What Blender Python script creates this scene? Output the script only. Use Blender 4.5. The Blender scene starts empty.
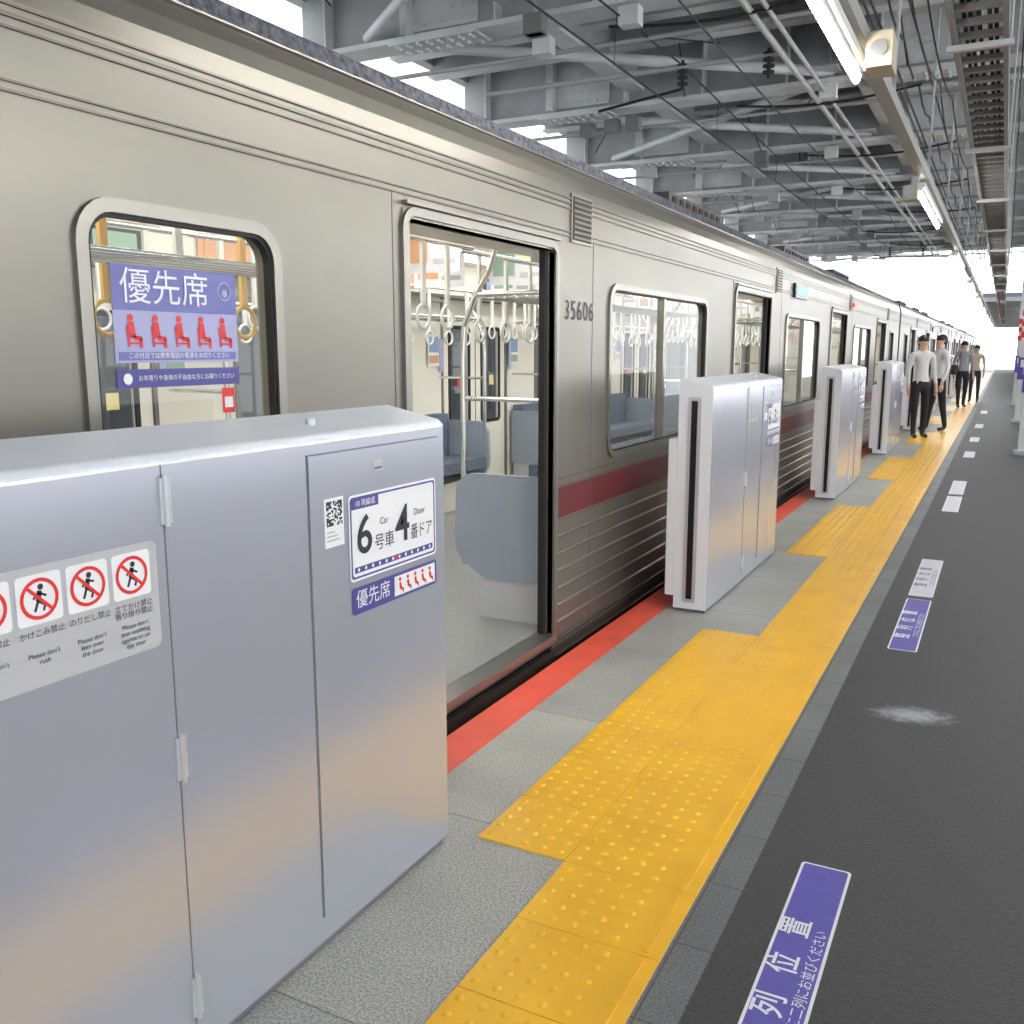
import bpy, math, random
from mathutils import Vector, Matrix
random.seed(7)
scene=bpy.context.scene
scene.view_settings.view_transform='Standard'
PI=math.pi
# ---------------- materials ----------------
def mat(name,col,rough=.5,metal=0.,noise=0.,nscale=8.,nstretch=(1,1,1),bump=0.,bscale=40.,emit=0.,coat=0.,col2=None):
    m=bpy.data.materials.new(name); m.use_nodes=True
    nt=m.node_tree; b=nt.nodes['Principled BSDF']
    b.inputs['Base Color'].default_value=(*col,1); b.inputs['Roughness'].default_value=rough
    b.inputs['Metallic'].default_value=metal
    if coat: b.inputs['Coat Weight'].default_value=coat; b.inputs['Coat Roughness'].default_value=.15
    if emit:
        b.inputs['Emission Color'].default_value=(*col,1); b.inputs['Emission Strength'].default_value=emit
    if noise or bump:
        tc=nt.nodes.new('ShaderNodeTexCoord'); mp=nt.nodes.new('ShaderNodeMapping')
        mp.inputs['Scale'].default_value=nstretch
        nt.links.new(tc.outputs['Object'],mp.inputs['Vector'])
    if noise:
        n=nt.nodes.new('ShaderNodeTexNoise'); n.inputs['Scale'].default_value=nscale; n.inputs['Detail'].default_value=6
        nt.links.new(mp.outputs['Vector'],n.inputs['Vector'])
        r=nt.nodes.new('ShaderNodeValToRGB')
        r.color_ramp.elements[0].position=.3; r.color_ramp.elements[1].position=.7
        c2=col2 if col2 else tuple(c*(1-noise) for c in col)
        r.color_ramp.elements[0].color=(*c2,1)
        r.color_ramp.elements[1].color=(*[min(1,c*(1+noise*.5)) for c in col],1)
        nt.links.new(n.outputs['Fac'],r.inputs['Fac']); nt.links.new(r.outputs['Color'],b.inputs['Base Color'])
    if bump:
        n2=nt.nodes.new('ShaderNodeTexNoise'); n2.inputs['Scale'].default_value=bscale; n2.inputs['Detail'].default_value=4
        nt.links.new(mp.outputs['Vector'],n2.inputs['Vector'])
        bp=nt.nodes.new('ShaderNodeBump'); bp.inputs['Strength'].default_value=bump; bp.inputs['Distance'].default_value=.01
        nt.links.new(n2.outputs['Fac'],bp.inputs['Height']); nt.links.new(bp.outputs['Normal'],b.inputs['Normal'])
    return m
def tilemat(name,c1,c2,cm,w,h,rough=.5,speck=.25,mortar=.004):
    m=bpy.data.materials.new(name); m.use_nodes=True
    nt=m.node_tree; b=nt.nodes['Principled BSDF']; b.inputs['Roughness'].default_value=rough
    tc=nt.nodes.new('ShaderNodeTexCoord')
    mp=nt.nodes.new('ShaderNodeMapping'); mp.inputs['Location'].default_value=(.03,.365,0)
    nt.links.new(tc.outputs['Object'],mp.inputs['Vector'])
    br=nt.nodes.new('ShaderNodeTexBrick'); br.offset=0.; br.inputs['Scale'].default_value=1
    br.inputs['Color1'].default_value=(*c1,1);br.inputs['Color2'].default_value=(*c2,1);br.inputs['Mortar'].default_value=(*cm,1)
    br.inputs['Mortar Size'].default_value=mortar; br.inputs['Brick Width'].default_value=w; br.inputs['Row Height'].default_value=h
    br.inputs['Mortar Smooth'].default_value=.1
    nt.links.new(mp.outputs['Vector'],br.inputs['Vector'])
    n=nt.nodes.new('ShaderNodeTexNoise'); n.inputs['Scale'].default_value=150; n.inputs['Detail'].default_value=2
    nt.links.new(tc.outputs['Object'],n.inputs['Vector'])
    n2=nt.nodes.new('ShaderNodeTexNoise'); n2.inputs['Scale'].default_value=2.2; n2.inputs['Detail'].default_value=5
    nt.links.new(tc.outputs['Object'],n2.inputs['Vector'])
    m1=nt.nodes.new('ShaderNodeMapRange'); m1.inputs['From Min'].default_value=.38; m1.inputs['From Max'].default_value=.62; m1.inputs['To Min'].default_value=1-speck; m1.inputs['To Max'].default_value=1+speck*.7
    m2=nt.nodes.new('ShaderNodeMapRange'); m2.inputs['From Min'].default_value=.35; m2.inputs['From Max'].default_value=.65; m2.inputs['To Min'].default_value=.88; m2.inputs['To Max'].default_value=1.1
    nt.links.new(n.outputs['Fac'],m1.inputs['Value']); nt.links.new(n2.outputs['Fac'],m2.inputs['Value'])
    ml=nt.nodes.new('ShaderNodeMath'); ml.operation='MULTIPLY'
    nt.links.new(m1.outputs[0],ml.inputs[0]); nt.links.new(m2.outputs[0],ml.inputs[1])
    mx=nt.nodes.new('ShaderNodeVectorMath'); mx.operation='SCALE'
    nt.links.new(br.outputs['Color'],mx.inputs[0]); nt.links.new(ml.outputs[0],mx.inputs['Scale'])
    nt.links.new(mx.outputs[0],b.inputs['Base Color'])
    return m
def glassmat(name,tint=(.85,.88,.88),refl=.12):
    m=bpy.data.materials.new(name); m.use_nodes=True; nt=m.node_tree
    nt.nodes.clear(); o=nt.nodes.new('ShaderNodeOutputMaterial')
    t=nt.nodes.new('ShaderNodeBsdfTransparent'); t.inputs[0].default_value=(*tint,1)
    g=nt.nodes.new('ShaderNodeBsdfGlossy'); g.inputs['Roughness'].default_value=.03
    mx=nt.nodes.new('ShaderNodeMixShader'); fr=nt.nodes.new('ShaderNodeLayerWeight'); fr.inputs[0].default_value=.15
    ad=nt.nodes.new('ShaderNodeMath'); ad.operation='ADD'; ad.inputs[1].default_value=refl; ad.use_clamp=True
    nt.links.new(fr.outputs['Fresnel'],ad.inputs[0]); nt.links.new(ad.outputs[0],mx.inputs[0])
    nt.links.new(t.outputs[0],mx.inputs[1]); nt.links.new(g.outputs[0],mx.inputs[2]); nt.links.new(mx.outputs[0],o.inputs[0])
    return m

STEEL=mat('brushed_steel',(.232,.222,.192),.36,.68,noise=.14,nscale=1.3,nstretch=(1,.5,1.5),bump=.02,bscale=20)
STEEL2=mat('steel_frame',(.27,.262,.235),.32,.8)
STEELR=mat('steel_ridge',(.15,.143,.12),.35,.7)
STEELH=mat('steel_corrugation',(.24,.23,.20),.34,.7)
STEELD=mat('steel_dark_brown',(.08,.066,.058),.5,.3,noise=.3,nscale=4,nstretch=(1,.5,3))  # darker, browner steel for the body's lowest zone and the roof units
MAROON=mat('maroon_belt',(.14,.013,.02),.4,.1,noise=.15,nscale=3)
ROOFG=mat('roof_coating',(.12,.125,.15),.9,0,noise=.7,nscale=40,bump=1,bscale=60)
RUBBER=mat('black_rubber',(.01,.01,.012),.6)
DARK=mat('undercarriage_dark',(.03,.028,.026),.8)
CREAM=mat('interior_cream',(.82,.80,.71),.35,noise=.04,nscale=2)
IFLOOR=mat('train_floor',(.27,.28,.28),.3,noise=.2,nscale=50)
SEATB=mat('seat_partition_blue',(.31,.36,.43),.45,noise=.06,nscale=5)
MOQ=mat('seat_fabric',(.14,.17,.24),.9,noise=.3,nscale=40)
CHROME=mat('stanchion_chrome',(.8,.8,.78),.18,.9)
STRAP=mat('strap_white',(.78,.78,.75),.4)
STRAPO=mat('strap_yellow',(.85,.50,.08),.4)
ILIGHT=mat('train_lamp',(1,.97,.90),.5,emit=11)
GLASS=glassmat('window_glass',(.92,.93,.92),.05)
GLASSF=glassmat('far_glass',(.55,.58,.60),.1)
PSD=mat('screen_door_paint',(.50,.52,.60),.20,.42,noise=.03,nscale=2,coat=.5)
PSDT=mat('screen_door_top_white',(.78,.83,.90),.35)
PSDW=mat('screen_door_end_white',(.82,.85,.93),.35)
SEAM=mat('seam_dark',(.15,.15,.17),.6)
HINGE=mat('hinge_metal',(.62,.64,.68),.3,.4)
BLACK=mat('black_gloss',(.008,.008,.012),.25)
STKG=mat('sticker_grey',(.50,.51,.54),.45)
WHITE=mat('sticker_white',(.86,.87,.90),.4)
RED=mat('sign_red',(.72,.03,.03),.45)
INK=mat('sign_ink',(.02,.02,.03),.5)
NAVY=mat('sign_navy',(.07,.07,.30),.45)
PURP=mat('sign_purple',(.105,.085,.44),.5,noise=.1,nscale=30)
LAV=mat('sign_lavender',(.40,.41,.66),.5)
VIOL=mat('sign_violet',(.17,.18,.46),.5)
PALE=mat('sign_pale',(.74,.74,.80),.5,noise=.12,nscale=20)
YEL=mat('tactile_yellow',(1.0,.54,.022),.36,noise=.09,nscale=5,bump=.1,bscale=120)
REDP=mat('platform_edge_red',(.90,.12,.07),.5,noise=.12,nscale=6,bump=.2,bscale=120)
CONC=tilemat('platform_grey_slab',(.47,.47,.43),(.36,.375,.36),(.22,.22,.21),.84,.93,.5,.34,.003)
CONCD=tilemat('border_dark_tile',(.17,.185,.19),(.135,.15,.155),(.08,.08,.08),.3,.31,.5,.3,.003)
BEAM=mat('girder_paint',(.47,.485,.50),.55,noise=.32,nscale=1.5)
BEAML=mat('girder_paint_light',(.76,.78,.79),.5,noise=.18,nscale=2)
DECK=mat('ceiling_deck',(.20,.21,.215),.8,noise=.3,nscale=1)
CONDUIT=mat('conduit_grey',(.48,.49,.49),.5)
LADD=mat('ladder_grey',(.20,.20,.195),.5)
DUCT=mat('duct_grey',(.34,.34,.33),.5)
WIRE=mat('black_wire',(.02,.02,.02),.6)
LAMPH=mat('lamp_housing',(.75,.75,.72),.4)
TUBE=mat('fluorescent_tube',(1,.98,.94),.5,emit=88)
BEIGE=mat('speaker_beige',(.50,.45,.33),.5)
BALL=mat('ballast',(.10,.095,.085),.95,noise=.6,nscale=25,bump=1,bscale=30)
WALLM=mat('barrier_wall',(.42,.43,.42),.8,noise=.15,nscale=1)
DISP=mat('led_display_blue',(.10,.25,.6),.4,emit=.6)
LAMPR=mat('side_lamp_red',(.9,.05,.03),.4,emit=1.2)
ADS=[mat('ad_orange',(.70,.38,.20),.5),mat('ad_green',(.30,.45,.35),.5),mat('ad_blue',(.25,.36,.58),.5),mat('ad_yellow',(.82,.72,.35),.5),mat('ad_brown',(.35,.24,.17),.5)]
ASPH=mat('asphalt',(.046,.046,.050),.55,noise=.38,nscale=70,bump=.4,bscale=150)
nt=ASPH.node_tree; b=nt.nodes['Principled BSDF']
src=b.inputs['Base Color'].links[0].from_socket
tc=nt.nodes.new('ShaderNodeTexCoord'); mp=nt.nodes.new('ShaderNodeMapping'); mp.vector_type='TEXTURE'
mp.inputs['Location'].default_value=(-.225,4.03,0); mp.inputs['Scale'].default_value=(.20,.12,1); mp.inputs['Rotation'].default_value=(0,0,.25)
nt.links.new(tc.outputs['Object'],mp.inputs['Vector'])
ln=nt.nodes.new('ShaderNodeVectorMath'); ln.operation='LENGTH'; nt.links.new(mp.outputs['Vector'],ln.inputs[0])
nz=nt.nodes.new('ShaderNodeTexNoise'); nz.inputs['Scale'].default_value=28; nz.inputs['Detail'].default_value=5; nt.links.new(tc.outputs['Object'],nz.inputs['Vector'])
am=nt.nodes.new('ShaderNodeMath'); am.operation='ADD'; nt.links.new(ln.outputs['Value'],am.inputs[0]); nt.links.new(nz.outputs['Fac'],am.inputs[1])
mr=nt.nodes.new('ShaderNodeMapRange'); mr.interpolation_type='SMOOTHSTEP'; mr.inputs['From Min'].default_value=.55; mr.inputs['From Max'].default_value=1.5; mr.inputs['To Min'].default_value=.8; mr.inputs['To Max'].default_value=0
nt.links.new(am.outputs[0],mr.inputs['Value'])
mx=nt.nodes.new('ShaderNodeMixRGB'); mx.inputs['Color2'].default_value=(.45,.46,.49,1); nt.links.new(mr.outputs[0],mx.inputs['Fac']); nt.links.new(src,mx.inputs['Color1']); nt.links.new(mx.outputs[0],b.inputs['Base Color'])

# ---------------- mesh builder ----------------
class MB:
    def __init__(s,name): s.name=name; s.v=[]; s.f=[]; s.mi=[]; s.sm=[]; s.mats=[]
    def m(s,mt):
        if mt not in s.mats: s.mats.append(mt)
        return s.mats.index(mt)
    def poly(s,pts,mt,sm=False):
        i=len(s.v); s.v+= [tuple(p) for p in pts]; s.f.append(tuple(range(i,i+len(pts)))); s.mi.append(s.m(mt)); s.sm.append(sm)
    def add(s,vs,fs,mt,sm=False):
        i=len(s.v); s.v+=[tuple(p) for p in vs]; k=s.m(mt)
        for f in fs: s.f.append(tuple(i+a for a in f)); s.mi.append(k); s.sm.append(sm)
    def box(s,x0,x1,y0,y1,z0,z1,mt,mtop=None):
        vs=[(x0,y0,z0),(x1,y0,z0),(x1,y1,z0),(x0,y1,z0),(x0,y0,z1),(x1,y0,z1),(x1,y1,z1),(x0,y1,z1)]
        s.add(vs,[(0,3,2,1),(0,1,5,4),(1,2,6,5),(2,3,7,6),(3,0,4,7),(4,5,6,7)],mt)
        if mtop: s.mi[-1]=s.m(mtop)
    def cyl(s,p0,p1,r,mt,n=8,r2=None,cap=True):
        p0=Vector(p0);p1=Vector(p1); d=(p1-p0)
        if d.length<1e-6: return
        d.normalize()
        a=d.orthogonal().normalized(); b=d.cross(a); r2=r if r2 is None else r2
        vs=[p0+(a*math.cos(2*PI*k/n)+b*math.sin(2*PI*k/n))*r for k in range(n)]+[p1+(a*math.cos(2*PI*k/n)+b*math.sin(2*PI*k/n))*r2 for k in range(n)]
        s.add(vs,[(k,(k+1)%n,n+(k+1)%n,n+k) for k in range(n)],mt,True)
        if cap: s.poly(vs[n:],mt); s.poly(vs[:n][::-1],mt)
    def tube(s,pts,r,mt,n=6):
        for a,b in zip(pts[:-1],pts[1:]): s.cyl(a,b,r,mt,n)
    def ringquad(s,outer,inner,mt):
        n=len(outer)
        s.add(list(outer)+list(inner),[(k,(k+1)%n,n+(k+1)%n,n+k) for k in range(n)],mt)
    def torus(s,c,R,r,ax1,ax2,mt,n=14,k=6):
        c=Vector(c);ax1=Vector(ax1);ax2=Vector(ax2);nn=ax1.cross(ax2); vs=[]
        for i in range(n):
            t=2*PI*i/n; d=ax1*math.cos(t)+ax2*math.sin(t)
            for j in range(k):
                u=2*PI*j/k; vs.append(c+d*(R+r*math.cos(u))+nn*r*math.sin(u))
        s.add(vs,[(i*k+j,((i+1)%n)*k+j,((i+1)%n)*k+(j+1)%k,i*k+(j+1)%k) for i in range(n) for j in range(k)],mt,True)
    def mesh(s):
        me=bpy.data.meshes.new(s.name); me.from_pydata(s.v,[],s.f)
        for m in s.mats: me.materials.append(m)
        me.polygons.foreach_set('material_index',s.mi); me.polygons.foreach_set('use_smooth',s.sm); me.update()
        return me
    def build(s,parent=None,bevel=0,loc=None,name=None):
        me=s.mesh(); o=bpy.data.objects.new(name or s.name,me); scene.collection.objects.link(o)
        if parent: o.parent=parent
        if loc: o.location=loc
        if bevel:
            b=o.modifiers.new('bevel','BEVEL'); b.width=bevel; b.segments=2; b.limit_method='ANGLE'
        return o
def empty(name,loc=(0,0,0)):
    e=bpy.data.objects.new(name,None); scene.collection.objects.link(e); e.location=loc; e.empty_display_size=.2; return e
def inst(o_mesh,name,parent,loc=(0,0,0)):
    o=bpy.data.objects.new(name,o_mesh); scene.collection.objects.link(o); o.parent=parent; o.location=loc; return o
SIDE=(PI/2,0,PI/2); FLOORR=(0,0,PI/2)
def text(s,size,loc,mt,parent,name,rot=SIDE,ax='CENTER',sx=1.,bold=0.,sp=1.):
    c=bpy.data.curves.new(name,'FONT'); c.body=s; c.size=size; c.align_x=ax; c.align_y='CENTER'; c.offset=bold; c.space_character=sp
    c.materials.append(mt); o=bpy.data.objects.new(name,c); scene.collection.objects.link(o)
    o.location=loc; o.rotation_euler=rot; o.scale=(sx,1,1)
    if parent: o.parent=parent
    return o
def rrect(y0,y1,z0,z1,r,n=6):
    pts=[]
    for cy,cz,a0 in ((y1-r,z1-r,0),(y0+r,z1-r,PI/2),(y0+r,z0+r,PI),(y1-r,z0+r,1.5*PI)):
        for k in range(n+1):
            a=a0+PI/2*k/n; pts.append((cy+r*math.cos(a),cz+r*math.sin(a)))
    return pts
def rr_plate(M,x,y0,y1,z0,z1,r,mt):   # facing +X
    M.poly([(x,a,b) for a,b in rrect(y0,y1,z0,z1,r)],mt)
def rr_ring(M,x0,x1,y0,y1,z0,z1,r,w,mt):
    o=rrect(y0,y1,z0,z1,r); i=rrect(y0+w,y1-w,z0+w,z1-w,max(r-w,.01)); n=len(o)
    M.ringquad([(x1,a,b) for a,b in o],[(x1,a,b) for a,b in i],mt)
    M.ringquad([(x0,a,b) for a,b in o],[(x0,a,b) for a,b in i],mt)
    M.ringquad([(x0,a,b) for a,b in o],[(x1,a,b) for a,b in o],mt)
    M.ringquad([(x1,a,b) for a,b in i],[(x0,a,b) for a,b in i],mt)
def line2(M,x,p,q,w,mt):
    p=Vector(p);q=Vector(q);d=(q-p).normalized();n=Vector((-d.y,d.x))*w/2
    M.poly([(x,*(p+n)),(x,*(q+n)),(x,*(q-n)),(x,*(p-n))][::-1],mt)
def disc2(M,x,c,r,mt,n=20):
    M.poly([(x,c[0]+r*math.cos(2*PI*k/n),c[1]+r*math.sin(2*PI*k/n)) for k in range(n)],mt)
def ring2(M,x,c,r,w,mt,n=28):
    P=lambda R:[(x,c[0]+R*math.cos(2*PI*k/n),c[1]+R*math.sin(2*PI*k/n)) for k in range(n)]
    M.ringquad(P(r),P(r-w),mt)

# ---------------- floor (platform) ----------------
XE=-1.83
M=MB('floor')
Y0,Y1=-7,85
M.box(XE,-1.655,Y0,Y1,-.25,0,REDP)
M.box(-1.655,-.64,Y0,Y1,-.25,0,CONC)
M.box(-.64,-.535,Y0,Y1,-.25,0,CONCD)
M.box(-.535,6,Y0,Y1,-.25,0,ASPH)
M.box(XE+.12,6,Y0,Y1,-1.15,-.25,WALLM)
M.build()
# tactile paving
M=MB('tactile_paving')
def dome(x,y,z0):
    n=8; r1,r2,h=.0125,.006,.0045
    vs=[(x+r1*math.cos(2*PI*k/n),y+r1*math.sin(2*PI*k/n),z0) for k in range(n)]+[(x+r2*math.cos(2*PI*k/n),y+r2*math.sin(2*PI*k/n),z0+h) for k in range(n)]
    M.add(vs,[(k,(k+1)%n,n+(k+1)%n,n+k) for k in range(n)]+[tuple(range(n,2*n))],YEL,True)
T=.31; g=.0018; zt=.006
def yel_tile(x0,x1,y,bar):
    M.box(x0+g,x1-g,y+g,y+T-g,0,zt,YEL)
    if y<16:
        xa=x0+.03
        for i in range(5):
            for j in range(5): dome(xa+.06*i,y+.035+.06*j,zt)
    if bar: M.box(x1-.055,x1-.035,y+.015,y+T-.015,zt,zt+.004,YEL)
y=-.465
while y<70:
    yel_tile(-1.04,-.64,y,True); y+=T
for c in range(-1,14):
    s=2.33+4.65*c
    for i in range(8): yel_tile(-1.34,-1.04,s+T*i,False)
M.build()

# queue floor signs
def floor_sign(y0,y1,base,ink):
    e=empty('queue_floor_sign',(-.345,(y0+y1)/2,0))
    L=(y1-y0)/2; M=MB('plate')
    M.poly([(-b,a,.0015) for a,b in rrect(-L,L,-.07,.07,.012)][::-1],WHITE)
    M.poly([(-b,a,.0022) for a,b in rrect(-L+.008,L-.008,-.062,.062,.008)][::-1],base)
    M.build(e)
    if ink:
        for k,ch in enumerate('整列位置'):
            text(ch,.085,(-.018,L-.34+.165*(k-3),.003),ink,e,'title_glyph',FLOORR,bold=.001)
        text('こちらに二列にお並びください',.036,(.043,L-.33,.003),ink,e,'subtitle',FLOORR,ax='RIGHT')
for y0,y1,b,i in ((1.55,2.66,PURP,WHITE),(4.92,6.02,PURP,WHITE),(6.1,7.25,PALE,NAVY),(9.55,10.6,PALE,None),(10.75,11.9,PALE,None),(14.6,15.5,PALE,None),(17.2,18.1,PALE,None),(20.3,21.4,PALE,None),(25,26.2,PALE,None)):
    floor_sign(y0,y1,b,i)

# ---------------- screen door boxes ----------------
XF,XB=-1.41,-1.605
BL=1.82
def psd(ystart,near=False):
    e=empty('platform_screen_door',(0,ystart,0))
    M=MB('cabinet'); zf,zb=1.305,1.342; z0=.02
    prof=[(XF,z0),(XF,zf-.015),(XF-.015,zf),(XB,zb),(XB,z0)]
    n=len(prof)
    M.add([(x,0,z) for x,z in prof]+[(x,BL,z) for x,z in prof],[(k,(k+1)%n,n+(k+1)%n,n+k) for k in range(n)],PSD)
    base=len(M.mi)-n; M.mi[base+2]=M.m(PSDT); M.mi[base+1]=M.m(PSDT)
    M.poly([(x,0,z) for x,z in prof],PSDW); M.poly([(x,BL,z) for x,z in prof][::-1],PSDW)
    M.build(e,bevel=.006)
    M=MB('plinth'); M.box(XB+.01,XF-.012,.02,BL-.02,0,.022,SEAM); M.build(e)
    M=MB('end_slots')
    for yy,sg in ((-.002,1),(BL+.002,-1)):
        M.box(-1.55,-1.475,min(yy-.002*sg,yy),max(yy-.002*sg,yy),.06,1.24,HINGE)
        M.box(-1.53,-1.495,min(yy-.004*sg,yy),max(yy-.004*sg,yy),.08,1.22,BLACK)
    M.build(e)
    M=MB('train_side_housing')
    M.box(-1.66,XB,.0,BL-.15,.09,1.0,PSDW); M.build(e,bevel=.006)
    M=MB('panel_seams'); xs=XF+.0012
    yh=BL-1.02
    M.box(XF-.002,xs,yh-.0015,yh+.001,.06,zf-.02,SEAM)
    ya,yb=BL-.60,BL-.035
    for a,b,c,d in ((ya,ya+.003,.09,1.26),(yb-.003,yb,.09,1.26),(ya,yb,.09,.093),(ya,yb,1.257,1.26)):
        M.box(XF-.002,xs,a,b,c,d,SEAM)
    M.box(XF-.002,xs+.003,ya+.004,yb-.004,.094,1.256,PSD)
    M.build(e)
    M=MB('hinges')
    for zc in (1.215,.69,.155):
        M.box(XF-.002,XF+.006,yh-.010,yh+.016,zc-.045,zc+.045,HINGE)
        M.cyl((XF+.007,yh+.003,zc-.05),(XF+.007,yh+.003,zc+.05),.006,HINGE,10)
    M.box(XF,XF+.005,BL-.345,BL-.305,1.195,1.222,STKG); M.box(XF,XF+.007,BL-.34,BL-.31,1.20,1.205,SEAM)
    M.cyl((XF-.09,BL-.47,1.30),(XF-.09,BL-.47,1.335),.012,HINGE,12)
    M.build(e)
    xk=XF+.006
    M=MB('door_number_sign'); a,b=BL-.455,BL-.055
    rr_plate(M,xk,a,b,.925,1.145,.012,WHITE)
    rr_ring(M,xk,xk+.0006,a+.006,b-.006,.931,1.139,.01,.005,NAVY)
    M.box(xk,xk+.0006,a+.012,a+.125,1.108,1.134,NAVY)
    M.box(xk,xk+.0006,a+.02,b-.02,.945,.96,NAVY)
    for i in range(12): disc2(M,xk+.0009,(a+.035+i*.03,.9525),.005,WHITE,8)
    disc2(M,xk+.0012,(a+.2,.9525),.007,RED,10)
    rr_plate(M,xk,a+.005,b,.838,.908,.01,NAVY)
    M.box(xk,xk+.0006,a+.19,b-.01,.846,.900,WHITE)
    for i in range(5):
        y=a+.215+i*.037
        disc2(M,xk+.001,(y,.889),.006,RED,8); line2(M,xk+.001,(y,.88),(y+.004,.862),.010,RED); line2(M,xk+.001,(y+.004,.862),(y+.016,.86),.007,RED); line2(M,xk+.001,(y+.015,.86),(y+.015,.85),.005,RED)
    q0=a-.085
    M.box(xk-.002,xk,q0-.006,q0+.066,1.03,1.15,WHITE)
    rs=random.Random(3)
    for i in range(14):
        for j in range(14):
            c=(i<4 and j<4) or (i<4 and j>9) or (i>9 and j>9)
            on = rs.random()<.5 if not c else not ((i%10==1) and (j%10==1))
            if on: M.box(xk,xk+.0004,q0+i*.0043,q0+i*.0043+.0043,1.082+j*.0043,1.082+j*.0043+.0043,INK)
    for i in range(3): M.box(xk,xk+.0004,q0,q0+.05-.01*i,1.045+i*.01,1.049+i*.01,STKG)
    M.build(e)
    text('6',.14,(xk+.001,a+.062,1.035),INK,e,'digit_car',bold=.0015)
    text('号車',.046,(xk+.001,a+.148,1.006),INK,e,'label_car')
    text('4' if near else '3',.14,(xk+.001,a+.232,1.035),INK,e,'digit_door',bold=.0015)
    text('番ドア',.046,(xk+.001,a+.325,1.006),INK,e,'label_door',sx=.8)
    text('Car',.025,(xk+.001,a+.148,1.062),INK,e,'label_car_en'); text('Door',.025,(xk+.001,a+.315,1.062),INK,e,'label_door_en')
    text('10 両編成',.02,(xk+.001,a+.068,1.121),WHITE,e,'label_train')
    text('優先席',.05,(xk+.001,a+.095,.873),WHITE,e,'priority_label')
    nn=6 if near else 3
    M=MB('warning_sticker'); y1=BL-1.045; y0=y1-.60
    if not near: y1=BL-.72; 
    if near: rr_plate(M,xk-.004,y0,y1,.935,1.145,.015,STKG)
    xx=xk-.003
    for i in range(nn):
        s1=y1-.018-.0945*i; s0=s1-.085; c=((s0+s1)/2,1.088)
        rr_plate(M,xx,s0,s1,1.045,1.131,.008,WHITE if near else STKG)
        ring2(M,xx+.0006,c,.036,.0065,RED if near else HINGE)
        cy,cz=c
        disc2(M,xx+.0004,(cy+.003,cz+.02),.0055,INK,10)
        line2(M,xx+.0004,(cy+.001,cz+.014),(cy-.003,cz-.004),.009,INK)
        line2(M,xx+.0004,(cy-.003,cz-.003),(cy+.010,cz-.012),.005,INK); line2(M,xx+.0004,(cy+.010,cz-.011),(cy+.006,cz-.022),.0045,INK)
        line2(M,xx+.0004,(cy-.003,cz-.003),(cy-.010,cz-.021),.005,INK)
        line2(M,xx+.0004,(cy,cz+.010),(cy+.013,cz+.003+.004*(i%2)),.004,INK); line2(M,xx+.0004,(cy,cz+.010),(cy-.012,cz+.001),.004,INK)
        line2(M,xx+.0008,(cy-.024,cz+.024),(cy+.024,cz-.024),.006,RED if near else HINGE)
    M.build(e)
    JP=['立てかけ禁止\n寄り掛り禁止','のりだし禁止','かけこみ禁止','たたき禁止','ふれるな','禁止']
    EN=["Please don't\nlean anything\nagainst or on\nthe door","Please don't\nlean over\nthe door","Please don't\nrush","Please don't","Please don't","Please don't"]
    for i in range(6 if near else 0):
        c=y1-.018-.0945*i-.0425
        t=text(JP[i],.0145,(xx+.001,c,1.036),INK,e,'jp_caption'); t.data.align_y='TOP'
        t=text(EN[i],.0125,(xx+.001,c,.998),INK,e,'en_caption'); t.data.align_y='TOP'
    return e
for c in range(-1,10):
    psd(.45+4.65*c, near=(c==0))

# ---------------- train ----------------
XT=-1.93; W=2.8; XT2=XT-W; CL=19.9
doors=[2.95+4.65*k for k in range(4)]
DW=1.30; ZS=.085; ZD=1.965
wins=[(.95,1.65)]
for k in range(3): wins.append((4.27+4.65*k,6.18+4.65*k))
wins.append((CL-1.65,CL-.95))
WZ0,WZ1=.90,1.86
def wallgrid(M,x0,x1,holes,y0,y1,z0,z1,mt,zones=None):
    ys=sorted(set([y0,y1]+[h[0] for h in holes]+[h[1] for h in holes])); zs=set([z0,z1]+[h[2] for h in holes]+[h[3] for h in holes])
    if zones: zs|=set(z for z,_,_ in zones)|set(z for _,z,_ in zones)
    zs=sorted(z for z in zs if z0<=z<=z1)
    for a,b in zip(ys[:-1],ys[1:]):
        for c,d in zip(zs[:-1],zs[1:]):
            my,mz=(a+b)/2,(c+d)/2
            if any(h[0]<my<h[1] and h[2]<mz<h[3] for h in holes): continue
            mm=mt
            if zones:
                for za,zb,zm in zones:
                    if za<=mz<=zb: mm=zm
            M.box(x0,x1,a,b,c,d,mm)
car_meshes=[]
dholes=[(c-DW/2+.03,c+DW/2-.03,-.02,ZD) for c in doors]
wh=[(a+.03,b-.03,WZ0+.03,WZ1-.03) for a,b in wins]
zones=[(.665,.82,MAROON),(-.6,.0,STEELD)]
M=MB('body_shell')
for side in (0,1):
    xo=XT if side==0 else XT2+.03
    hs=wh+dholes
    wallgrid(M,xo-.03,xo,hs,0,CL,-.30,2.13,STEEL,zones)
    xi=XT-.03 if side==0 else XT2+.06
    wallgrid(M,xi-.03,xi,hs,0,CL,.0,2.13,CREAM)
for yy in (0,CL-.05):
    M.box(XT2+.04,XT-.04,yy,yy+.05,-.3,2.4,STEEL)
for c in doors:
    for x0,x1 in ((XT-.07,XT+.004),(XT2-.004,XT2+.07)):
        for sg in (-1,1):
            ya=c+sg*(DW/2-.03); M.box(x0,x1,min(ya,ya+sg*.03),max(ya,ya+sg*.03),ZS-.08,ZD+.03,STEEL2)
        M.box(x0,x1,c-DW/2+.03,c+DW/2-.03,ZD,ZD+.03,STEEL2)
        M.box(x0,x1+.03 if x1>-3 else x1,c-DW/2+.03,c+DW/2-.03,ZS-.035,ZS,STEEL2)
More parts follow.
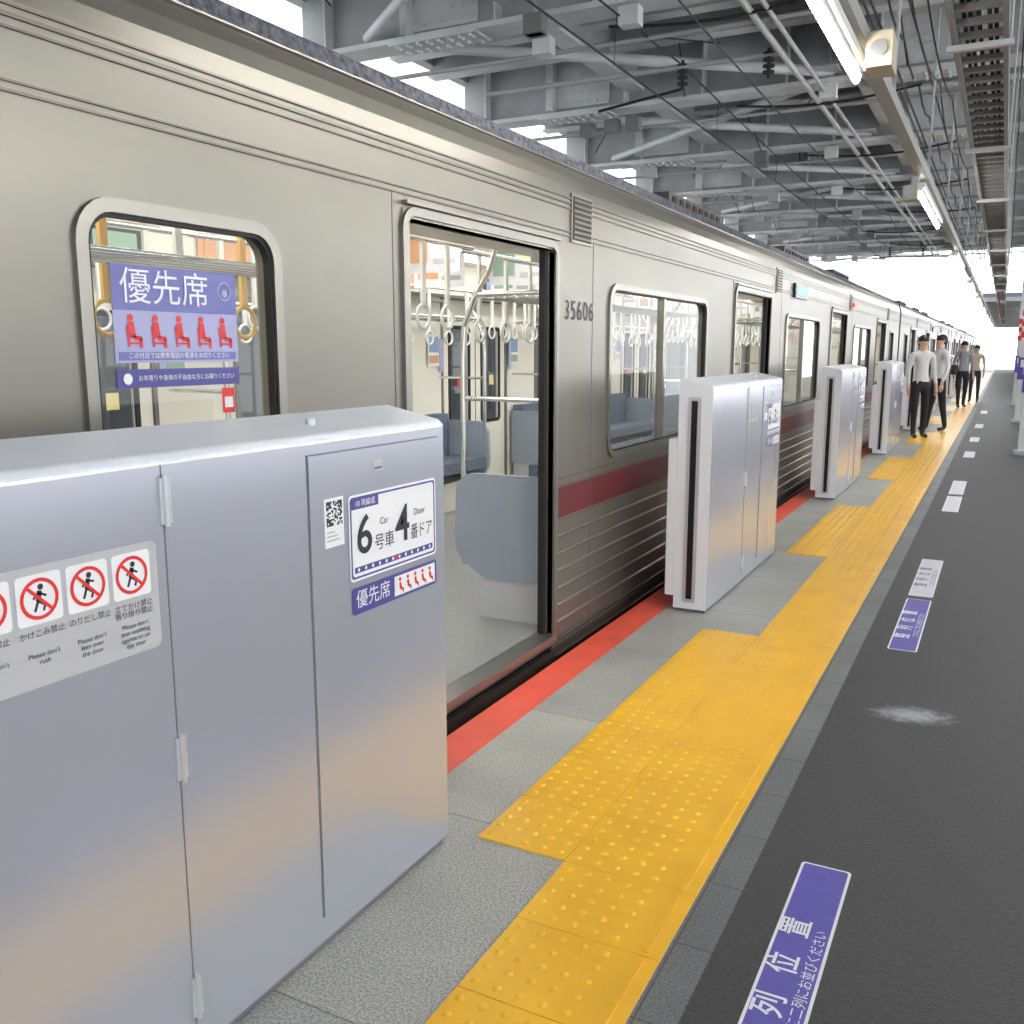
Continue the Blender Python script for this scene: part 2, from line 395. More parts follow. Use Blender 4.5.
car_meshes.append(('body_shell',M.mesh(),0))
M=MB('roof')
def prof_strip(pts,mt_list,sx=1):
    for (p,q,mt) in zip(pts[:-1],pts[1:],mt_list):
        M.add([(p[0],0,p[1]),(q[0],0,q[1]),(q[0],CL,q[1]),(p[0],CL,p[1])],[(0,1,2,3)],mt,False)
xm=XT-W/2
R=[(XT,2.13),(XT,2.22),(XT-.006,2.28),(XT-.02,2.33),(XT-.04,2.375),(XT-.03,2.38),(XT-.03,2.385),(XT-.045,2.44),(XT-.12,2.47),(XT-.30,2.53),(XT-.7,2.62),(xm,2.66)]
ml=[STEEL]*6+[ROOFG]*5
prof_strip(R,ml)
R2=[(2*xm-x,z) for x,z in R]; prof_strip(R2,ml)
cap=[(x,z) for x,z in R]+[(x,z) for x,z in R2[::-1][1:]]
for yy in (0,CL): M.poly([(x,yy,z) for x,z in cap],STEEL)
for k in (8.4,13.2,17.2):
    M.box(xm-.65,xm+.65,k-.9,k+.9,2.62,2.85,STEELD)
    for j in range(8): M.box(xm+.65,xm+.66,k-.8+j*.2,k-.7+j*.2,2.70,2.82,DARK)
car_meshes.append(('roof',M.mesh(),0))
M=MB('side_ridges')
def ridge_segs(z,skip):
    segs=[];cur=0
    for a,b in sorted(skip): segs.append((cur,a)); cur=b
    segs.append((cur,CL)); return segs
dsk=[(c-DW/2-.02,c+DW/2+.02) for c in doors]
for z,h in ((2.045,.006),(2.066,.005),(2.175,.006),(2.20,.009),(2.222,.006)):
    M.box(XT-.001,XT+.007,0,CL,z-h/2,z+h/2,STEELR)
    M.box(XT-.001,XT+.006,0,CL,z+h/2,z+h/2+.003,STEELH)
def corr(z,a,b,hh,mt):
    pts=[(XT,z-hh),(XT+.006,z-hh*.6),(XT+.009,z),(XT+.006,z+hh*.6),(XT,z+hh)]
    for p,q in zip(pts[:-1],pts[1:]): M.add([(p[0],a,p[1]),(p[0],b,p[1]),(q[0],b,q[1]),(q[0],a,q[1])],[(0,1,2,3)],mt)
for z in (.575,.485,.395,.305,.215,.125,.035,-.055):
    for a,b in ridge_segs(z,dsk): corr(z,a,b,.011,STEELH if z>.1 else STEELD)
for z in (.655,.83,.865):
    for a,b in ridge_segs(z,dsk): M.box(XT-.001,XT+.003,a,b,z-.003,z+.003,STEELR)
for c in doors:
    for yy in (c-DW/2-.06,c+DW/2+.45): M.box(XT-.001,XT+.0015,yy-.002,yy+.002,-.25,2.04,SEAM)
M.box(XT-.05,XT+.012,0,CL,-.32,-.28,DARK)
M.box(XT2+.2,XT-.2,0.3,CL-.3,-.8,-.31,DARK)
M.box(XT2+.05,XT-.05,0.0,CL,-.30,-.0,DARK)
car_meshes.append(('side_ridges',M.mesh(),0))
M=MB('window_frames')
for a,b in wins:
    rr_ring(M,XT-.06,XT+.012,a,b,WZ0,WZ1,.11,.034,STEEL2)
    rr_ring(M,XT-.022,XT+.004,a+.03,b-.03,WZ0+.03,WZ1-.03,.085,.014,RUBBER)
    rr_ring(M,XT2-.014,XT2+.05,a,b,WZ0,WZ1,.11,.034,STEEL2)
    rr_ring(M,XT2+.05,XT2+.075,a-.0,b+.0,WZ0,WZ1,.09,.04,STEEL2)
    if b-a>1:
        m=(a+b)/2; M.box(XT-.04,XT+.004,m-.02,m+.02,WZ0+.04,WZ1-.04,STEEL2); M.box(XT2+.01,XT2+.06,m-.02,m+.02,WZ0+.04,WZ1-.04,STEEL2)
for c in doors:
    for sg in (-1,1):
        y=c+sg*DW/2; M.box(XT-.01,XT+.012,min(y,y-sg*.03),max(y,y-sg*.03),ZS-.02,ZD+.0,STEEL2)
    rr_ring(M,XT-.02,XT+.014,c-DW/2-.012,c+DW/2+.012,ZS-.06,ZD+.04,.08,.032,STEEL2)
    M.box(XT-.01,XT+.025,c-DW/2-.0,c+DW/2,ZD+.045,ZD+.057,STEEL2)
    for sg in (-1,1):
        y=c+sg*(DW/2-.03)
        M.box(XT-.058,XT-.022,min(y,y-sg*.02),max(y,y-sg*.02),ZS+.003,ZD-.003,STEEL)
        M.box(XT-.056,XT-.024,min(y-sg*.02,y-sg*.045),max(y-sg*.02,y-sg*.045),ZS+.003,ZD-.003,RUBBER)
    for sg in (-1,1):
        ya=c; yb=c+sg*(DW/2-.03); a,b=min(ya,yb)+.004,max(ya,yb)-.004
        wallgrid(M,XT2+.02,XT2+.055,[(a+.13,b-.13,.80,1.70)],a,b,ZS,ZD,CREAM)
        rr_ring(M,XT2+.05,XT2+.062,a+.10,b-.10,.77,1.73,.06,.035,RUBBER)
    M.box(XT2+.018,XT2+.057,c-.006,c+.006,ZS,ZD,RUBBER)
for c in doors:
    y0=c+.80;
    M.box(XT-.01,XT+.010,y0,y0+.26,2.02,2.25,STEEL2); M.box(XT,XT+.0115,y0+.015,y0+.245,2.032,2.238,RUBBER)
    for j in range(8): M.box(XT+.006,XT+.016,y0+.02,y0+.24,2.04+j*.025,2.05+j*.025,STEELR)
car_meshes.append(('window_frames',M.mesh(),0))
M=MB('window_glass')
for a,b in wins:
    M.poly([(XT-.02,y,z) for y,z in rrect(a+.03,b-.03,WZ0+.03,WZ1-.03,.06)],GLASS)
    M.poly([(XT2+.02,y,z) for y,z in rrect(a+.03,b-.03,WZ0+.03,WZ1-.03,.06)],GLASSF)
for c in doors:
    for sg in (-1,1):
        a,b=sorted((c,c+sg*(DW/2-.03))); M.poly([(XT2+.035,y,z) for y,z in rrect(a+.12,b-.12,.79,1.71,.05)],GLASSF)
car_meshes.append(('window_glass',M.mesh(),0))
M=MB('interior')
M.box(XT2+.05,XT-.065,.06,CL-.06,.0,ZS,IFLOOR)
zc=2.24
M.box(XT2+.05,XT-.06,.06,CL-.06,zc,zc+.04,CREAM)
M.box(XT2+.06,XT2+.35,.06,CL-.06,1.98,zc,CREAM); M.box(XT-.36,XT-.075,.06,CL-.06,1.99,zc,CREAM)
for xx in (XT-.85,XT2+.85): M.box(xx-.07,xx+.07,.3,CL-.3,zc-.03,zc-.002,ILIGHT)
M.box(XT2+.06,XT-.07,.055,.1,ZS,zc,CREAM); M.box(XT2+.06,XT-.07,CL-.1,CL-.055,ZS,zc,CREAM)
segs=[(.1,doors[0]-DW/2-.06)]+[(doors[k]+DW/2+.06,doors[k+1]-DW/2-.06) for k in range(3)]+[(doors[3]+DW/2+.06,CL-.1)]
def seat_side(x_wall,dx):
    f=lambda t:x_wall+dx*t
    for a,b in segs:
        X=sorted((f(.12),f(.52))); M.box(X[0],X[1],a+.05,b-.05,.44,.54,MOQ)
        X=sorted((f(.02),f(.13))); M.box(X[0],X[1],a+.05,b-.05,.48,.92,MOQ)
        X=sorted((f(.02),f(.40))); M.box(X[0],X[1],a+.05,b-.05,ZS,.34,CREAM)
        for e,sg in ((a,1),(b,-1)):
            if e<.2 or e>CL-.2: continue
            sh=[(.02,.84),(.04,.86)]
            for k in range(7):
                t=PI/2*(1-k/6); sh.append((.43+.11*math.cos(t),.75+.11*math.sin(t)))
            sh+=[(.55,.52),(.54,.44),(.50,.38),(.40,.32),(.36,.30),(.02,.30)]
            th=.035*sg
            A=[(f(x_),e,z) for x_,z in sh]; B=[(f(x_),e+th,z) for x_,z in sh]
            M.poly(A,SEATB); M.poly(B,SEATB); M.ringquad(A,B,SEATB)
            X=sorted((f(.05),f(.40))); M.box(X[0],X[1],min(e+.01*sg,e+.06*sg),max(e+.01*sg,e+.06*sg),ZS,.31,STKG)
            P=[(f(.50),e+.02*sg,.86-.5),(f(.50),e+.02*sg,1.45),(f(.49),e+.02*sg,1.62),(f(.42),e+.02*sg,1.78),(f(.34),e+.02*sg,1.90),(f(.31),e+.02*sg,2.0)]
            M.tube(P,.016,CHROME,8)
            M.tube([(f(.50),e+.02*sg,1.25),(f(.02),e+.02*sg,1.25)],.012,CHROME,8)
            M.tube([(f(.02),e+.02*sg,1.78),(f(.42),e+.02*sg,1.78)],.012,CHROME,8)
            X=sorted((f(.012),f(.018)))
            M.box(X[0],X[1],min(e-.05*sg,e+.0*sg),max(e-.05*sg,e),1.3,1.6,LAV)
        for t in (.10,.17,.24,.31,.38): M.cyl((f(t),a,1.76),(f(t),b,1.76),.008,CHROME,6)
        M.cyl((f(.42),a,1.78),(f(.42),b,1.78),.016,CHROME,8)
        M.cyl((f(.50),a-.0,2.0),(f(.50),b+.0,2.0),.014,CHROME,8)
        y=a+.2;q=0
        while y<b-.1:
            sm=STRAPO if (b<2.4 and q%2==0) else STRAP; q+=1
            M.box(f(.50)-.008,f(.50)+.008,y-.014,y+.014,1.66,2.0,sm)
            M.torus((f(.50),y,1.60),.055,.009,(0,1,0),(0,0,1),sm); y+=.3
        M.box(min(f(.02),f(.10)),max(f(.02),f(.10)),a,b,1.93,1.95,CREAM)
        for j in range(int((b-a)/.5)):
            M.box(min(f(.29),f(.295)),max(f(.29),f(.295)),a+.05+j*.5,a+.5+j*.5,2.0,2.2,random.choice([WHITE,PALE,STRAP,ADS[3],ADS[0],WHITE]))
            M.box(min(f(.294),f(.299)),max(f(.294),f(.299)),a+.10+j*.5,a+.3+j*.5,2.04,2.16,random.choice([WHITE]+ADS))
seat_side(XT-.07,-1); seat_side(XT2+.07,1)
for c in doors:
    for dx in (.55,W-.55,W/2):
        M.cyl((XT-dx,c-.8,2.02),(XT-dx,c+.8,2.02),.014,CHROME,8)
        for j in range(6):
            y=c-.55+j*.22; sm=STRAP
            M.box(XT-dx-.008,XT-dx+.008,y-.014,y+.014,1.72,2.02,sm); M.torus((XT-dx,y,1.66),.055,.009,(0,1,0),(0,0,1),sm)
    for yy in (c-1.2,c+1.2,c+2.3):
        for j,x in enumerate((xm-.5,xm+.12)):
            M.box(x,x+.42,yy,yy+.003,1.94,2.21,(WHITE,PALE)[j])
            M.box(x+.03,x+.2,yy-.003,yy,2.0,2.17,ADS[(j+int(yy))%5]); M.box(x+.24,x+.39,yy-.003,yy,2.1,2.17,ADS[(j+2+int(yy))%5])
            M.box(x+.24,x+.39,yy-.003,yy,1.99,2.02,STKG)
    for s_ in (-1,1):
        yq=c+s_*.80
        M.box(XT2+.075,XT2+.08,yq-.10,yq+.09,1.35,1.65,WHITE); M.box(XT2+.078,XT2+.083,yq-.08,yq+.07,1.48,1.62,ADS[2]); M.box(XT2+.078,XT2+.083,yq-.08,yq+.07,1.38,1.45,ADS[0 if s_<0 else 1])
    M.box(XT2+.063,XT2+.066,c-.36,c-.27,1.15,1.25,RED); M.box(XT2+.063,XT2+.066,c+.27,c+.36,1.15,1.25,ADS[3])
    M.box(XT2+.352,XT2+.362,c-.35,c+.35,2.0,2.16,INK); M.box(XT2+.362,XT2+.364,c-.31,c-.02,2.02,2.14,ADS[2]); M.box(XT2+.362,XT2+.364,c+.02,c+.31,2.02,2.14,ADS[1])
car_meshes.append(('interior',M.mesh(),0))
M=MB('coupling'); M.box(xm-.5,xm+.5,CL,CL+.3,.05,2.1,RUBBER); M.box(xm-.2,xm+.2,CL,CL+.3,-.5,-.2,DARK)
for yy in (2.6,CL-2.6):
    for dy in (-1.05,1.05):
        for sx in (-.72,.72): M.cyl((xm+sx-.06,yy+dy,-.72),(xm+sx+.06,yy+dy,-.72),.42,DARK,24)
    M.box(xm-.9,xm+.9,yy-1.5,yy+1.5,-.75,-.6,DARK)
car_meshes.append(('coupling',M.mesh(),0))
YC=.55
cars=[]
for i in range(-1,4):
    e=empty('train_car',(0,YC+i*(CL+.3),0)); cars.append(e)
    for n,me,_ in car_meshes: inst(me,n,e)
    M=MB('side_lamps')
    M.box(XT-.01,XT+.03,9.2,9.85,2.02,2.16,BLACK)
    M.box(XT+.03,XT+.033,9.25,9.8,2.045,2.135,DISP)
    M.box(XT-.01,XT+.04,13.25,13.5,2.09,2.14,LAMPR)
    M.build(e)
    text('35606' if i==0 else '356%02d'%(7+i),.135,(XT+.003,3.875,1.69),INK,e,'car_number',sp=1.12)
e=cars[1]
M=MB('priority_seat_sticker'); x=XT-.016; o=1.06
M.box(x-.002,x,o,o+.42,1.468,1.71,LAV)
M.box(x,x+.001,o,o+.42,1.598,1.71,VIOL)
M.box(x-.002,x,o+.0,o+.42,1.405,1.452,NAVY)
M.box(x,x+.001,o+.01,o+.41,1.474,1.495,VIOL)
for i in range(5):
    y=o+.05+i*.078
    disc2(M,x+.002,(y,1.58),.009,RED,12); line2(M,x+.002,(y,1.57),(y+.006,1.53),.019,RED); line2(M,x+.002,(y+.006,1.531),(y+.032,1.528),.012,RED)
    line2(M,x+.002,(y+.03,1.53),(y+.03,1.505),.009,RED); line2(M,x+.002,(y-.012,1.56),(y-.007,1.508),.006,RED); line2(M,x+.002,(y-.006,1.517),(y+.026,1.517),.005,RED)
M.box(x,x+.002,o+.35,o+.395,1.325,1.395,RED); M.box(x+.001,x+.003,o+.357,o+.388,1.34,1.37,WHITE)
M.build(e)
text('優先席',.094,(x+.003,o+.17,1.652),WHITE,e,'sticker_title',sx=1.05)
disc=MB('sticker_icons'); ring2(disc,x+.003,(o+.375,1.66),.026,.005,LAV); disc2(disc,x+.003,(o+.375,1.655),.011,LAV); disc2(disc,x+.003,(o+.03,1.428),.014,WHITE); disc.build(e)
text('お年寄りや身体の不自由な方にお譲りください',.016,(x+.003,o+.23,1.428),WHITE,e,'sticker_note')
text('この付近では携帯電話の電源をお切りください',.0165,(x+.003,o+.21,1.485),WHITE,e,'sticker_line')

# ---------------- track ground + barrier ----------------
M=MB('track_bed'); M.box(-14,XE+.12,-25,95,-1.3,-1.15,BALL)
for xr in (xm-.55,xm+.55,-8.2,-7.1): M.box(xr-.035,xr+.035,-25,95,-1.15,-1.0,DARK)
M.build()
M=MB('wall_far_side'); M.box(-10.2,-10,-25,95,-1.15,2.3,WALLM); M.build()

# ---------------- ceiling structure ----------------
XL=-6.9
M=MB('ceiling'); M.box(XL,9,-12,33,5.75,5.95,DECK)
x=-6.6
while x<9:
    M.box(x-.04,x+.04,-12,33,5.48,5.75,BEAM); M.box(x-.10,x+.10,-12,33,5.45,5.48,BEAML); x+=1.2
M.box(XL-.1,XL+.05,-12,33,5.12,5.95,BEAM)
ceil=M.build()
G=MB('ceiling_girder')
G.box(XL,8.9,-.012,.012,4.55,5.40,BEAM); G.box(XL,8.9,-.17,.17,4.5,4.55,BEAML); G.box(XL,8.9,-.16,.16,5.40,5.45,BEAM)
x=XL+.4
while x<8.8:
    G.box(x-.01,x+.01,-.15,.15,4.55,5.4,BEAML); x+=1.0
for bx in (-5.2,-1.2):
    G.box(bx-.45,bx+.45,-.03,.03,4.62,5.3,BEAML); G.box(bx-.5,bx+.5,-.17,.17,4.48,4.5,BEAML)
    for i in range(8):
        for j in range(6):
            G.cyl((bx-.38+i*.11,-.045,4.68+j*.11),(bx-.38+i*.11,-.03,4.68+j*.11),.018,BEAML,6)
    for i in range(8):
        for j in (-.12,-.06,.06,.12): G.cyl((bx-.42+i*.12,j,4.462),(bx-.42+i*.12,j,4.48),.018,BEAML,6)
gm=G.mesh()
S=MB('ceiling_joist'); S.box(XL,8.9,-.01,.01,5.0,5.45,BEAM); S.box(XL,8.9,-.10,.10,4.97,5.0,BEAML)
sm_=S.mesh()
PG=3.4; gys=[5.0+PG*k for k in range(-5,9)]
for yg in gys:
    inst(gm,'ceiling_girder',ceil,(0,yg,0))
    for d in (.85,1.7,2.55):
        if yg+d<33: inst(sm_,'ceiling_joist',ceil,(0,yg+d,0))
gys=[g_ for g_ in gys if g_>3]
M=MB('longitudinal_beam')
for x in (-4.4,-1.75):
    M.box(x-.012,x+.012,-12,33,4.75,5.4,BEAM); M.box(x-.12,x+.12,-12,33,4.71,4.75,BEAML)
M.build(ceil)
M=MB('ceiling_brace')
for i,yg in enumerate(gys):
    M.cyl((-6.0,yg+.1,4.62),(-2.0,yg+3.3,4.62),.06,BEAML,8)
    M.box(-2.2,-1.9,yg+3.0,yg+3.3,4.6,4.62,BEAML)
    if i%2==0: M.cyl((-2.0,yg+.1,4.62),(-6.0,yg+3.3,4.62),.05,BEAML,8)
M.build(ceil)
M=MB('ceiling_conduit')
for x,z,r in ((-2.2,4.40,.03),(-2.05,4.40,.022),(.4,4.3,.05),(-1.5,4.42,.02)):
    M.cyl((x,-8,z),(x,33,z),r,CONDUIT,8)
for yg in gys: M.cyl((XL,yg+.6,4.42),(1.5,yg+.6,4.42),.022,CONDUIT,6)
# clutter: junction boxes, drop rods, cable bundles under the girders
rc=random.Random(11)
for yg in gys:
    for k in range(5):
        x=rc.uniform(-5.5,-.4); d=rc.uniform(-.3,.5)
        M.box(x-.09,x+.09,yg+d-.07,yg+d+.07,4.32,4.48,rc.choice([LADD,CONDUIT,BEAML]))
        M.cyl((x,yg+d,4.48),(x,yg+d,4.95),.012,CONDUIT,6)
    for k in range(4):
        x=rc.uniform(-5.8,-.3); M.cyl((x,yg+rc.uniform(.5,3),5.0),(x+rc.uniform(-.02,.02),yg+rc.uniform(.5,3),4.45),.008,WIRE,5)
    x=rc.uniform(-4.5,-1.5); M.tube([(x+k*.35,yg+.25,4.46-.09*math.sin(PI*k/6)) for k in range(7)],.014,WIRE,6)
    M.tube([(-1.1,yg+.2+k*.55,4.44-.10*math.sin(PI*(k%3)/3)) for k in range(6)],.012,WIRE,6)
for x in (-1.3,-1.24,-.95): M.cyl((x,-8,4.4),(x,33,4.4),.012,WIRE,6)
M.build(ceil)
# catenary
M=MB('overhead_wire')
def sag(x,z,y0,y1,s,n=10): return [(x,y0+(y1-y0)*k/n,z-s*4*(k/n)*(1-k/n)) for k in range(n+1)]
xw=-3.3
M.cyl((xw,-20,3.98),(xw+.15,60,3.98),.009,WIRE,6)
for a in (-10,10.0,30,): M.tube(sag(xw+.05,4.45,a,a+20,.15),.009,WIRE)
for k in range(12):
    y=-5+k*3.3; M.cyl((xw+.03,y,3.98),(xw+.05,y,4.40),.004,WIRE,4)
for a in (2,22): M.tube(sag(-2.4,4.3,a,a+20,.25),.008,WIRE)
M.build(ceil)
M=MB('catenary_support')
for y in (10.1,30.3):
    M.cyl((-5.6,y,4.44),(-2.2,y,4.44),.03,CONDUIT,8)
    for x in (xw+.05,-2.35):
        M.cyl((x,y,4.5),(x,y,4.22),.02,WIRE,8)
        for j in range(4): M.cyl((x,y,4.46-j*.06),(x,y,4.44-j*.06),.06,WIRE,12)
    M.cyl((xw+.05,y,4.22),(xw-.9,y,4.1),.015,WIRE,6)
M.build(ceil)

# lamps
duct=MB('lighting_duct'); duct.box(-.80,-.72,-4,70,2.98,3.06,DUCT); 
for y in range(-3,68,3): duct.cyl((-.76,y+.7,3.06),(-.76,y+.7,4.5 if y<32 else 3.3),.012,CONDUIT,6)
duct.build(ceil)
def lamp(y0,y1,x=-.80):
    e=empty('fluorescent_or_fill_lamp',(x,y0,2.9)); L=y1-y0
    M=MB('housing'); M.box(-.05,.05,0,L,.025,.075,LAMPH); M.box(-.025,.025,0,L,.0,.025,LAMPH)
    if x>0:
        for yy in (.3,L-.3): M.cyl((0,yy,.075),(0,yy,1.6 if y0<27 else .45),.01,CONDUIT,6)
    M.build(e,bevel=.004)
    M=MB('tubes')
    n=max(1,round(L/1.25)); s=L/n
    for k in range(n): M.cyl((0,s*k+.03,-.018),(0,s*(k+1)-.03,-.018),.018,TUBE,10)
    M.build(e)
for k in range(-1,10): lamp(2.75+6.62*k,5.42+6.62*k)
for k in range(-2,5): lamp(2.75+5*k,5.42+5*k,2.4); lamp(2.75+5*k,5.42+5*k,4.6)  # rows added out of view as fill light, to brighten the platform
M=MB('platform_speaker')
M.box(-.72,-.60,5.1,5.32,2.86,3.02,BEIGE); M.box(-.70,-.62,5.15,5.27,3.02,3.04,CONDUIT)
M.cyl((-.66,5.1,2.94),(-.66,5.085,2.94),.03,LADD,16,r2=.04)
M.build(ceil)
M=MB('platform_speaker'); M.box(-.90,-.78,9.0,9.15,2.78,2.9,BEIGE); M.cyl((-.84,9.0,2.84),(-.84,8.95,2.84),.035,CONDUIT,16,r2=.05); M.box(-.84,-.78,9.05,9.1,2.9,3.0,CONDUIT); M.build(ceil)
M=MB('cable_ladder')
for x in (-.38,-.13): M.box(x-.014,x+.014,-4,70,3.15,3.25,LADD)
y=-3.9
while y<60: M.box(-.38,-.13,y,y+.05,3.17,3.2,LADD); y+=.24
for x in (-.33,-.30,-.26,-.21,-.18): M.cyl((x,-4,3.215),(x,70,3.215),.012,WIRE,6)
for y in range(-3,33,3):
    for x in (-.40,-.11): M.cyl((x,y,3.15),(x,y,4.5),.008,CONDUIT,6)
    M.box(-.42,-.09,y-.02,y+.02,3.12,3.15,CONDUIT)
M.build(ceil)
M=MB('sagging_cable')
for k in range(9):
    a=2.1+3*k
    M.tube(sag(-.50,3.35,a,a+3,.12,8),.006,WIRE); M.tube(sag(-.60,3.5,a,a+3,.18,8),.006,WIRE); M.tube(sag(-.05,3.5,a+1,a+4,.25,8),.006,WIRE)
M.build(ceil)
def column(x,y,z1=4.5):
    e=empty('platform_column',(x,y,0)); M=MB('shaft')
    M.box(-.13,.13,-.13,.13,0,z1,BEAML); M.box(-.18,.18,-.18,.18,0,.06,BEAM); M.build(e,bevel=.006)
    M=MB('column_signs'); M.box(-.145,.145,-.145,.145,.9,1.35,PURP); M.box(-.14,.14,-.14,.14,1.75,1.88,RED); M.box(-.14,.14,-.14,.14,1.98,2.1,RED); M.box(-.14,.14,-.14,.14,2.2,2.32,RED)
    M.box(-.15,-.145,-.1,.1,1.15,1.3,WHITE); M.box(-.1,.1,-.15,-.145,1.15,1.3,WHITE); M.build(e)
for y in (15.4,22.2,29): column(.40,y)
for y in (15.4,1.8): column(4.4,y)
M=MB('canopy_roof'); M.box(-.9,5,38,85,3.35,3.5,DECK)
for k in range(12): M.box(-.9,5,38+4*k,38.12+4*k,3.2,3.35,BEAM)
for k in range(6): M.box(.9,1.1,40+8*k,40.2+8*k,0,3.3,BEAML)
M.build()

# ---------------- people ----------------
SKIN=mat('skin',(.62,.40,.30),.55); HAIR=mat('hair_black',(.015,.012,.012),.6)
SHOE=mat('shoe_black',(.015,.015,.018),.4); LIP=mat('lips',(.45,.18,.15),.5)
def person(name,loc,rot,shirt,trous,H=1.7,stride=0.,armf=.04,bag=False):
    s=H/1.7; e=empty(name,loc); e.rotation_euler=(0,0,rot); e.scale=(s,s,s)
    V=[((0,0,.95),.115),((0,.0,1.10),.105),((0,-.005,1.25),.125),((0,-.01,1.38),.115),((0,.0,1.47),.052),((0,.012,1.55),.068),((0,.01,1.62),.088),((0,.005,1.67),.075)]
    E=[(0,1),(1,2),(2,3),(3,4),(4,5),(5,6),(6,7)]
    for sg in (-1,1):
        st=stride*sg; b=len(V)
        V+=[((.09*sg,0,.87),.088),((.10*sg,st*.45+.01,.48),.062),((.10*sg,st,.10),.043),((.10*sg,st+.01,.045),.042),((.115*sg,st+.15,.03),.034)]
        E+=[(0,b),(b,b+1),(b+1,b+2),(b+2,b+3),(b+3,b+4)]
        b=len(V)
        V+=[((.17*sg,-.01,1.40),.062),((.225*sg,-.02,1.13),.043),((.235*sg,armf-st*.3,.90),.030),((.235*sg,armf+.01-st*.3,.83),.030)]
        E+=[(3,b),(b,b+1),(b+1,b+2),(b+2,b+3)]
    me=bpy.data.meshes.new('b'); me.from_pydata([v for v,_ in V],E,[]); ob=bpy.data.objects.new('b',me); scene.collection.objects.link(ob)
    sk=ob.modifiers.new('s','SKIN'); sk.use_smooth_shade=True
    for i,(v,r) in enumerate(V): me.skin_vertices[0].data[i].radius=(r,r*(.8 if 0<=i<=3 else 1))
    me.skin_vertices[0].data[0].use_root=True
    ss=ob.modifiers.new('u','SUBSURF'); ss.levels=2; ss.render_levels=2
    dg=bpy.context.evaluated_depsgraph_get(); dg.update(); m2=bpy.data.meshes.new_from_object(ob.evaluated_get(dg)); bpy.data.objects.remove(ob)
    m2.materials.clear()
    for m in (shirt,trous,SKIN,SHOE): m2.materials.append(m)
    for p in m2.polygons:
        c=p.center; k=0
        if c.z<.085: k=3
        elif c.z>1.465: k=2
        elif abs(c.x)>.19 and c.z<.92: k=2
        elif c.z<.96 and abs(c.x)<.2: k=1
        p.material_index=k; p.use_smooth=True
    o=bpy.data.objects.new('body',m2); scene.collection.objects.link(o); o.parent=e
    M=MB('face_and_hair')
    n=16
    def ell(c,rx,ry,rz,t0,t1,mt,rows=7):
        vs=[];fs=[]
        for i in range(rows+1):
            t=t0+(t1-t0)*i/rows
            for j in range(n):
                a=2*PI*j/n; vs.append((c[0]+rx*math.sin(t)*math.cos(a),c[1]+ry*math.sin(t)*math.sin(a),c[2]+rz*math.cos(t)))
        for i in range(rows):
            for j in range(n): fs.append((i*n+j,i*n+(j+1)%n,(i+1)*n+(j+1)%n,(i+1)*n+j))
        M.add(vs,fs,mt,True)
    ell((0,-.012,1.632),.088,.100,.095,0,PI*.55,HAIR)
    ell((0,-.035,1.61),.084,.075,.09,PI*.3,PI*.75,HAIR)
    for sg in (-1,1):
        ell((.03*sg,.088,1.612),.010,.006,.006,0,PI,WHITE,4); ell((.03*sg,.093,1.612),.005,.004,.005,0,PI,INK,4)
        ell((.083*sg,.005,1.605),.010,.016,.026,0,PI,SKIN,5)
        M.box(.03*sg-.014,.03*sg+.014,.088,.095,1.628,1.632,HAIR)
    M.cyl((0,.085,1.612),(0,.108,1.583),.007,SKIN,8,r2=.012); M.box(-.02,.02,.088,.094,1.552,1.559,LIP)
    M.torus((0,.0,1.462),.058,.012,(1,0,0),(0,1,0),shirt,16,6)
    M.build(e)
    M=MB('hands')
    for sg in (-1,1):
        yb=armf+.01-stride*sg*.3; x=.235*sg
        M.cyl((x,yb,.84),(x,yb+.003,.775),.026,SKIN,8,r2=.034)
        for i in range(4):
            yy=yb-.027+i*.019; L=(.07,.08,.076,.06)[3-i]
            M.cyl((x,yy,.782),(x-.004*sg,yy+.003,.782-L*.5),.0095,SKIN,6); M.cyl((x-.004*sg,yy+.003,.782-L*.5),(x-.018*sg,yy+.006,.782-L),.0085,SKIN,6,r2=.006)
        M.cyl((x,yb+.025,.825),(x-.006*sg,yb+.05,.785),.010,SKIN,6); M.cyl((x-.006*sg,yb+.05,.785),(x-.012*sg,yb+.052,.76),.009,SKIN,6,r2=.006)
    M.build(e)
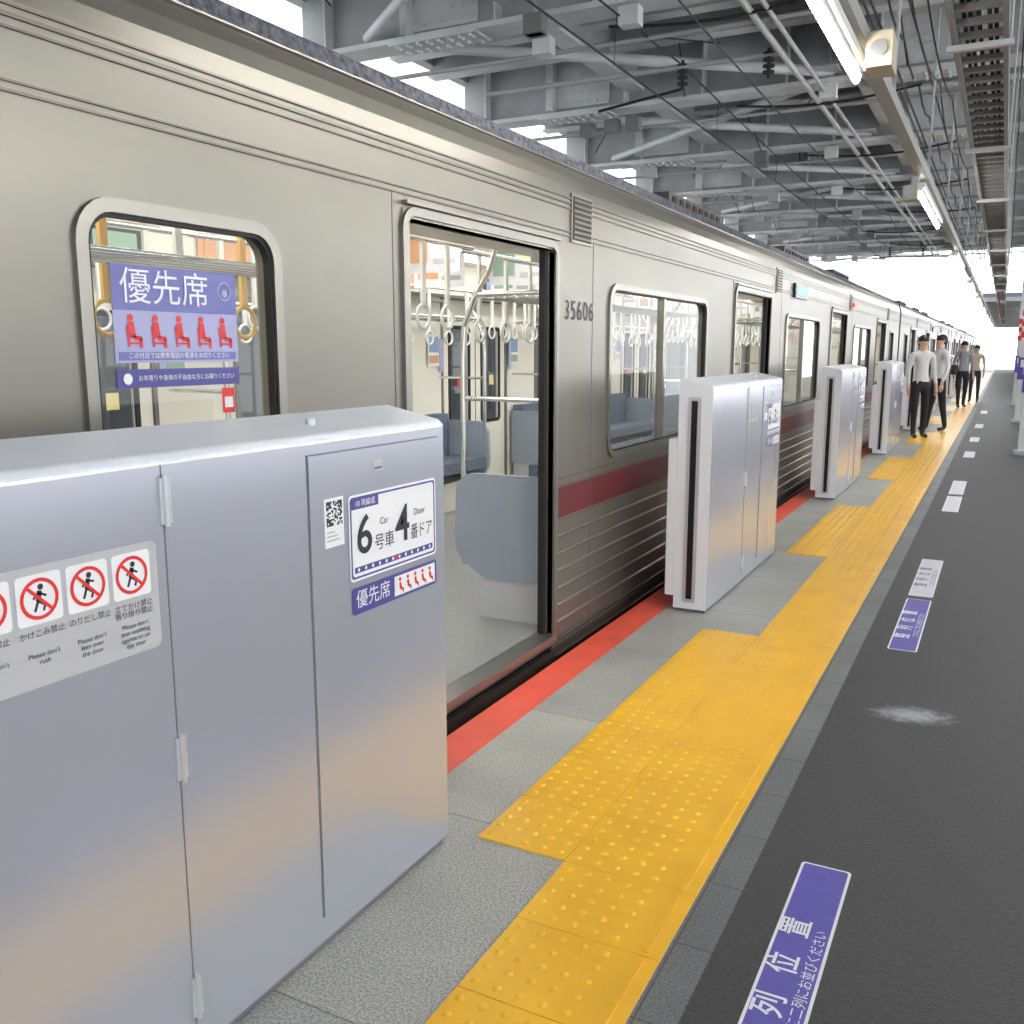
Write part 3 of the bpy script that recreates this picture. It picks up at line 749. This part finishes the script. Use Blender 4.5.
    if bag:
        M=MB('shoulder_bag'); M.box(.17,.27,-.12,.14,.85,1.1,HAIR); M.tube([(.2,.1,1.1),(.1,.08,1.44),(.1,-.1,1.44),(.2,-.1,1.1)],.01,HAIR); M.build(e,bevel=.02)
    return e
SH1=mat('shirt_white',(.66,.66,.68),.8); SH2=mat('jacket_grey',(.30,.30,.33),.8); SH3=mat('coat_beige',(.55,.47,.38),.8)
TR=mat('trousers_black',(.014,.014,.018),.8); TR2=mat('trousers_navy',(.03,.035,.06),.8); SH4=mat('jacket_black',(.02,.02,.025),.8)
ZP=.007
person('station_attendant',(-1.24,17.5,ZP),-2.6,SH1,TR,1.72,.04)
person('station_attendant',(-1.06,19.2,ZP),2.2,SH1,TR,1.75,.12)
person('waiting_passenger',(-.95,27.5,ZP),-2.8,SH2,TR,1.7,.1,bag=True)
person('waiting_passenger',(-.72,30.5,0.007),3.0,SH3,TR2,1.62,.03)
person('waiting_passenger',(.53,19.6,0),1.3,SH4,TR,1.7,.1,bag=True)

# ---------------- light: overcast sky, brighter toward the open platform end ----------------
w=bpy.data.worlds.new('World'); scene.world=w; w.use_nodes=True
nt=w.node_tree; bg=nt.nodes['Background']; bg.inputs[0].default_value=(.94,.97,1,1)
tc=nt.nodes.new('ShaderNodeTexCoord'); sp=nt.nodes.new('ShaderNodeSeparateXYZ'); nt.links.new(tc.outputs['Generated'],sp.inputs[0])
mr=nt.nodes.new('ShaderNodeMapRange'); mr.interpolation_type='SMOOTHSTEP'; mr.inputs['From Min'].default_value=.85; mr.inputs['From Max'].default_value=1; mr.inputs['To Min'].default_value=1.95; mr.inputs['To Max'].default_value=4.5
nt.links.new(sp.outputs['Y'],mr.inputs['Value']); nt.links.new(mr.outputs[0],bg.inputs[1])
# ---------------- camera ----------------
cam=bpy.data.cameras.new('cam'); cam.sensor_width=36; cam.lens=930/1024*36; cam.clip_start=.05; cam.clip_end=500
co=bpy.data.objects.new('camera',cam); scene.collection.objects.link(co); co.location=(0,0,1.5)
co.rotation_euler=(math.radians(90-9.88),0,math.radians(27.6)); scene.camera=co
